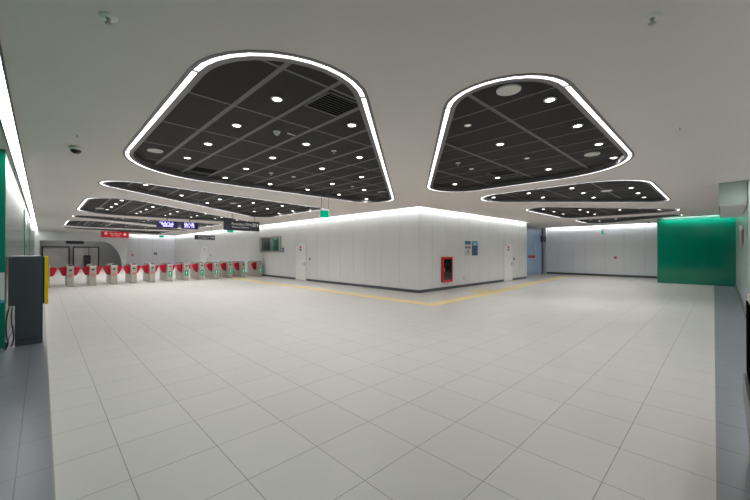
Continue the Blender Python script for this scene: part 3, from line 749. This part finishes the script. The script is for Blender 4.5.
def vent(loc, sx, sy, label):
    t = thing('air_vent', loc, label, 'air vent', 'square ceiling air vents')
    link('frame', B((-sx, -sx + .025, -sy, sy, -.012, 0), (sx - .025, sx, -sy, sy, -.012, 0), (-sx, sx, -sy, -sy + .025, -.012, 0), (-sx, sx, sy - .025, sy, -.012, 0)), 'grid', t)
    bm = bmesh.new(); n = 9
    for i in range(n):
        y = -sy + .05 + (2 * sy - .1) * i / (n - 1); prism(bm, [(-sx + .02, y, -.010), (-sx + .02, y + .012, -.010), (-sx + .02, y + .04, -.002), (-sx + .02, y + .028, -.002)], (2 * sx - .04, 0, 0))
    link('slats', bm, 'panel', t); link('duct', B((-sx + .02, sx - .02, -sy + .02, sy - .02, -.0018, -.001)), 'void', t)
vent((2.62, 3.42, PZ), .27, .27, 'square black air vent near the front curve of the largest dark island')
vent((2.62, 8.2, PZ), .27, .27, 'square black air vent near the far edge of the largest dark island')
vent((7.72, 3.6, PZ), .27, .27, 'square black air vent in the speaker island beside two downlights')

# ------------------------------------------------------------------ dark ticket machine at the left
t = thing('ticket_validator', (-.20, 8.9, 0), 'dark slate ticket machine with a yellow edge standing on a pedestal', 'ticket machine')
link('pedestal', B((-.135, .215, -.30, .27, .0, .72)), 'slate', t, bevel=.008)
link('pedestal_slots', B(*[(-.10 + .05 * i, -.065 + .05 * i, -.303, -.299, .09, .12) for i in range(5)]), 'black', t)
link('neck', B((-.12, .14, -.25, .25, .69, .735)), 'black', t)
bm = bmesh.new(); prism(bm, [(-.215, -.3, .70), (.195, -.3, .70), (.21, -.3, .715), (.21, -.3, 1.54), (.195, -.3, 1.555), (-.205, -.3, 1.555), (-.215, -.3, 1.54)], (0, .6, 0)); link('case', bm, 'slate', t, bevel=.006)
link('lid', B((-.19, .19, -.29, .29, 1.555, 1.572)), 'slatelight', t, bevel=.006)
[link('louvre', B(*[(-.13, .07, -.304, -.298, z + .035 * i, z + .035 * i + .008) for i in range(6)]), 'slate', t) for z in (.86, 1.28)]
link('case_edge', B((.21, .232, -.30, .30, .71, 1.55)), 'black', t)
link('front_bezel', B((.232, .285, -.31, .31, .695, 1.565)), 'yellowcase', t, bevel=.008)['label'] = 'yellow front bezel'
link('screen', B((.285, .289, -.2, .2, 1.1, 1.45)), 'black', t)
for i, (pts, lab) in enumerate((([(-.37, 8.75, .66), (-.375, 8.62, .58), (-.37, 8.55, .42), (-.35, 8.52, .30), (-.345, 8.55, .16), (-.37, 8.62, .02), (-.38, 8.7, .012)], 'black cable looping down behind the dark ticket machine to the floor'),
                                ([(-.405, 8.85, .66), (-.415, 8.66, .62), (-.43, 8.58, .5), (-.435, 8.56, .34), (-.425, 8.54, .2), (-.41, 8.5, .1), (-.43, 8.48, .012), (-.44, 8.4, .012)], 'second black cable with a wider bend beside the dark ticket machine'))):
    tag(link('cable', (lambda bm: (tube(bm, bez(pts), .011), bm)[1])(bmesh.new()), 'cable', smooth=True), lab, 'cable', 'cables behind the ticket machine')
t = thing('wall_notice', (-.487, 8.618, .77), 'narrow white sheet with a blue foot on the green wall end behind the ticket machine', 'poster')
link('sheet', B((-.03, .03, -.012, 0, 0, .52)), 'posterwhite', t); link('foot', B((-.031, .031, -.016, -.012, 0, .05)), 'postercyan', t)

# ------------------------------------------------------------------ right edge
t = thing('shutter_box', (14.6, -.2, 2.81), 'pale green box hanging under the ceiling in front of the green wall', 'shutter box')
link('casing', B((-2.2, 2.2, -.245, .25, .012, .59)), 'bulk', t, bevel=.012)
link('soffit', B((-2.19, 2.19, -.24, .24, 0, .012)), 'bulkbottom', t)
link('edge_strip', B((-2.205, 2.205, .25, .258, .0, .59)), 'paleglass', t)
t = thing('wall_light', (14.9, -.45, 1.80), 'narrow metal fixture with a white cap on the pale glass wall under the green box', 'wall light')
bm = bmesh.new(); cyl(bm, (0, .05, 0), (0, .05, .48), .034, n=16); link('tube', bm, 'steel', t, smooth=True)
bm = bmesh.new(); cyl(bm, (0, .05, .48), (0, .05, .62), .038, n=16); link('cap', bm, 'white', t, smooth=True)
link('mount', B((-.02, .02, 0, .03, .1, .5)), 'steeldark', t)
t = thing('ticket_machine', (3.55, -.45, 0), 'grey kiosk with black panels cut by the edge of the picture', 'ticket machine')
link('body', B((-.55, .47, -.40, .31, .03, 1.32)), 'steel', t, bevel=.012)
link('screen', B((-.45, .462, .309, .318, .70, 1.26)), 'void', t); link('service_hatch', B((-.45, .462, .309, .318, .30, .46)), 'void', t)
link('shelf', B((-.5, .46, .309, .335, .48, .68)), 'frame', t, bevel=.004); link('plinth', B((-.52, .44, -.38, .28, 0, .03)), 'plinth', t)

# ------------------------------------------------------------------ world, camera, view
wd = bpy.data.worlds.new('world'); bpy.context.scene.world = wd; wd.use_nodes = True
wd.node_tree.nodes['Background'].inputs['Color'].default_value = (.0, .0, .0, 1)
F, CX, HZ, xa = 340., 375., 251.5, 42.
tA = math.atan((CX - xa) / F); pitch = math.atan((HZ - 250) / F)
Rv = Vector((math.cos(tA), -math.sin(tA), 0)); f0 = Vector((math.sin(tA), math.cos(tA), 0))
Fw = f0 * math.cos(pitch) + Vector((0, 0, 1)) * math.sin(pitch); Uv = Rv.cross(Fw)
cam = bpy.data.cameras.new('camera'); cam.sensor_width = 36; cam.lens = F / 750 * 36; cam.clip_start = .05; cam.clip_end = 200
co = bpy.data.objects.new('camera', cam); C.objects.link(co)
mw = Matrix.Identity(4)
for i, v in enumerate((Rv, Uv, -Fw)):
    for k in range(3): mw[k][i] = v[k]
mw.translation = (0, 0, 1.65); co.matrix_world = mw
sc = bpy.context.scene; sc.camera = co
sc.view_settings.view_transform = 'Standard'; sc.view_settings.look = 'None'; sc.view_settings.gamma = 1; sc.view_settings.use_curve_mapping = False
sc.view_settings.exposure = 0.95
sc.cycles.max_bounces = 10; sc.cycles.diffuse_bounces = 6; sc.cycles.sample_clamp_indirect = 6
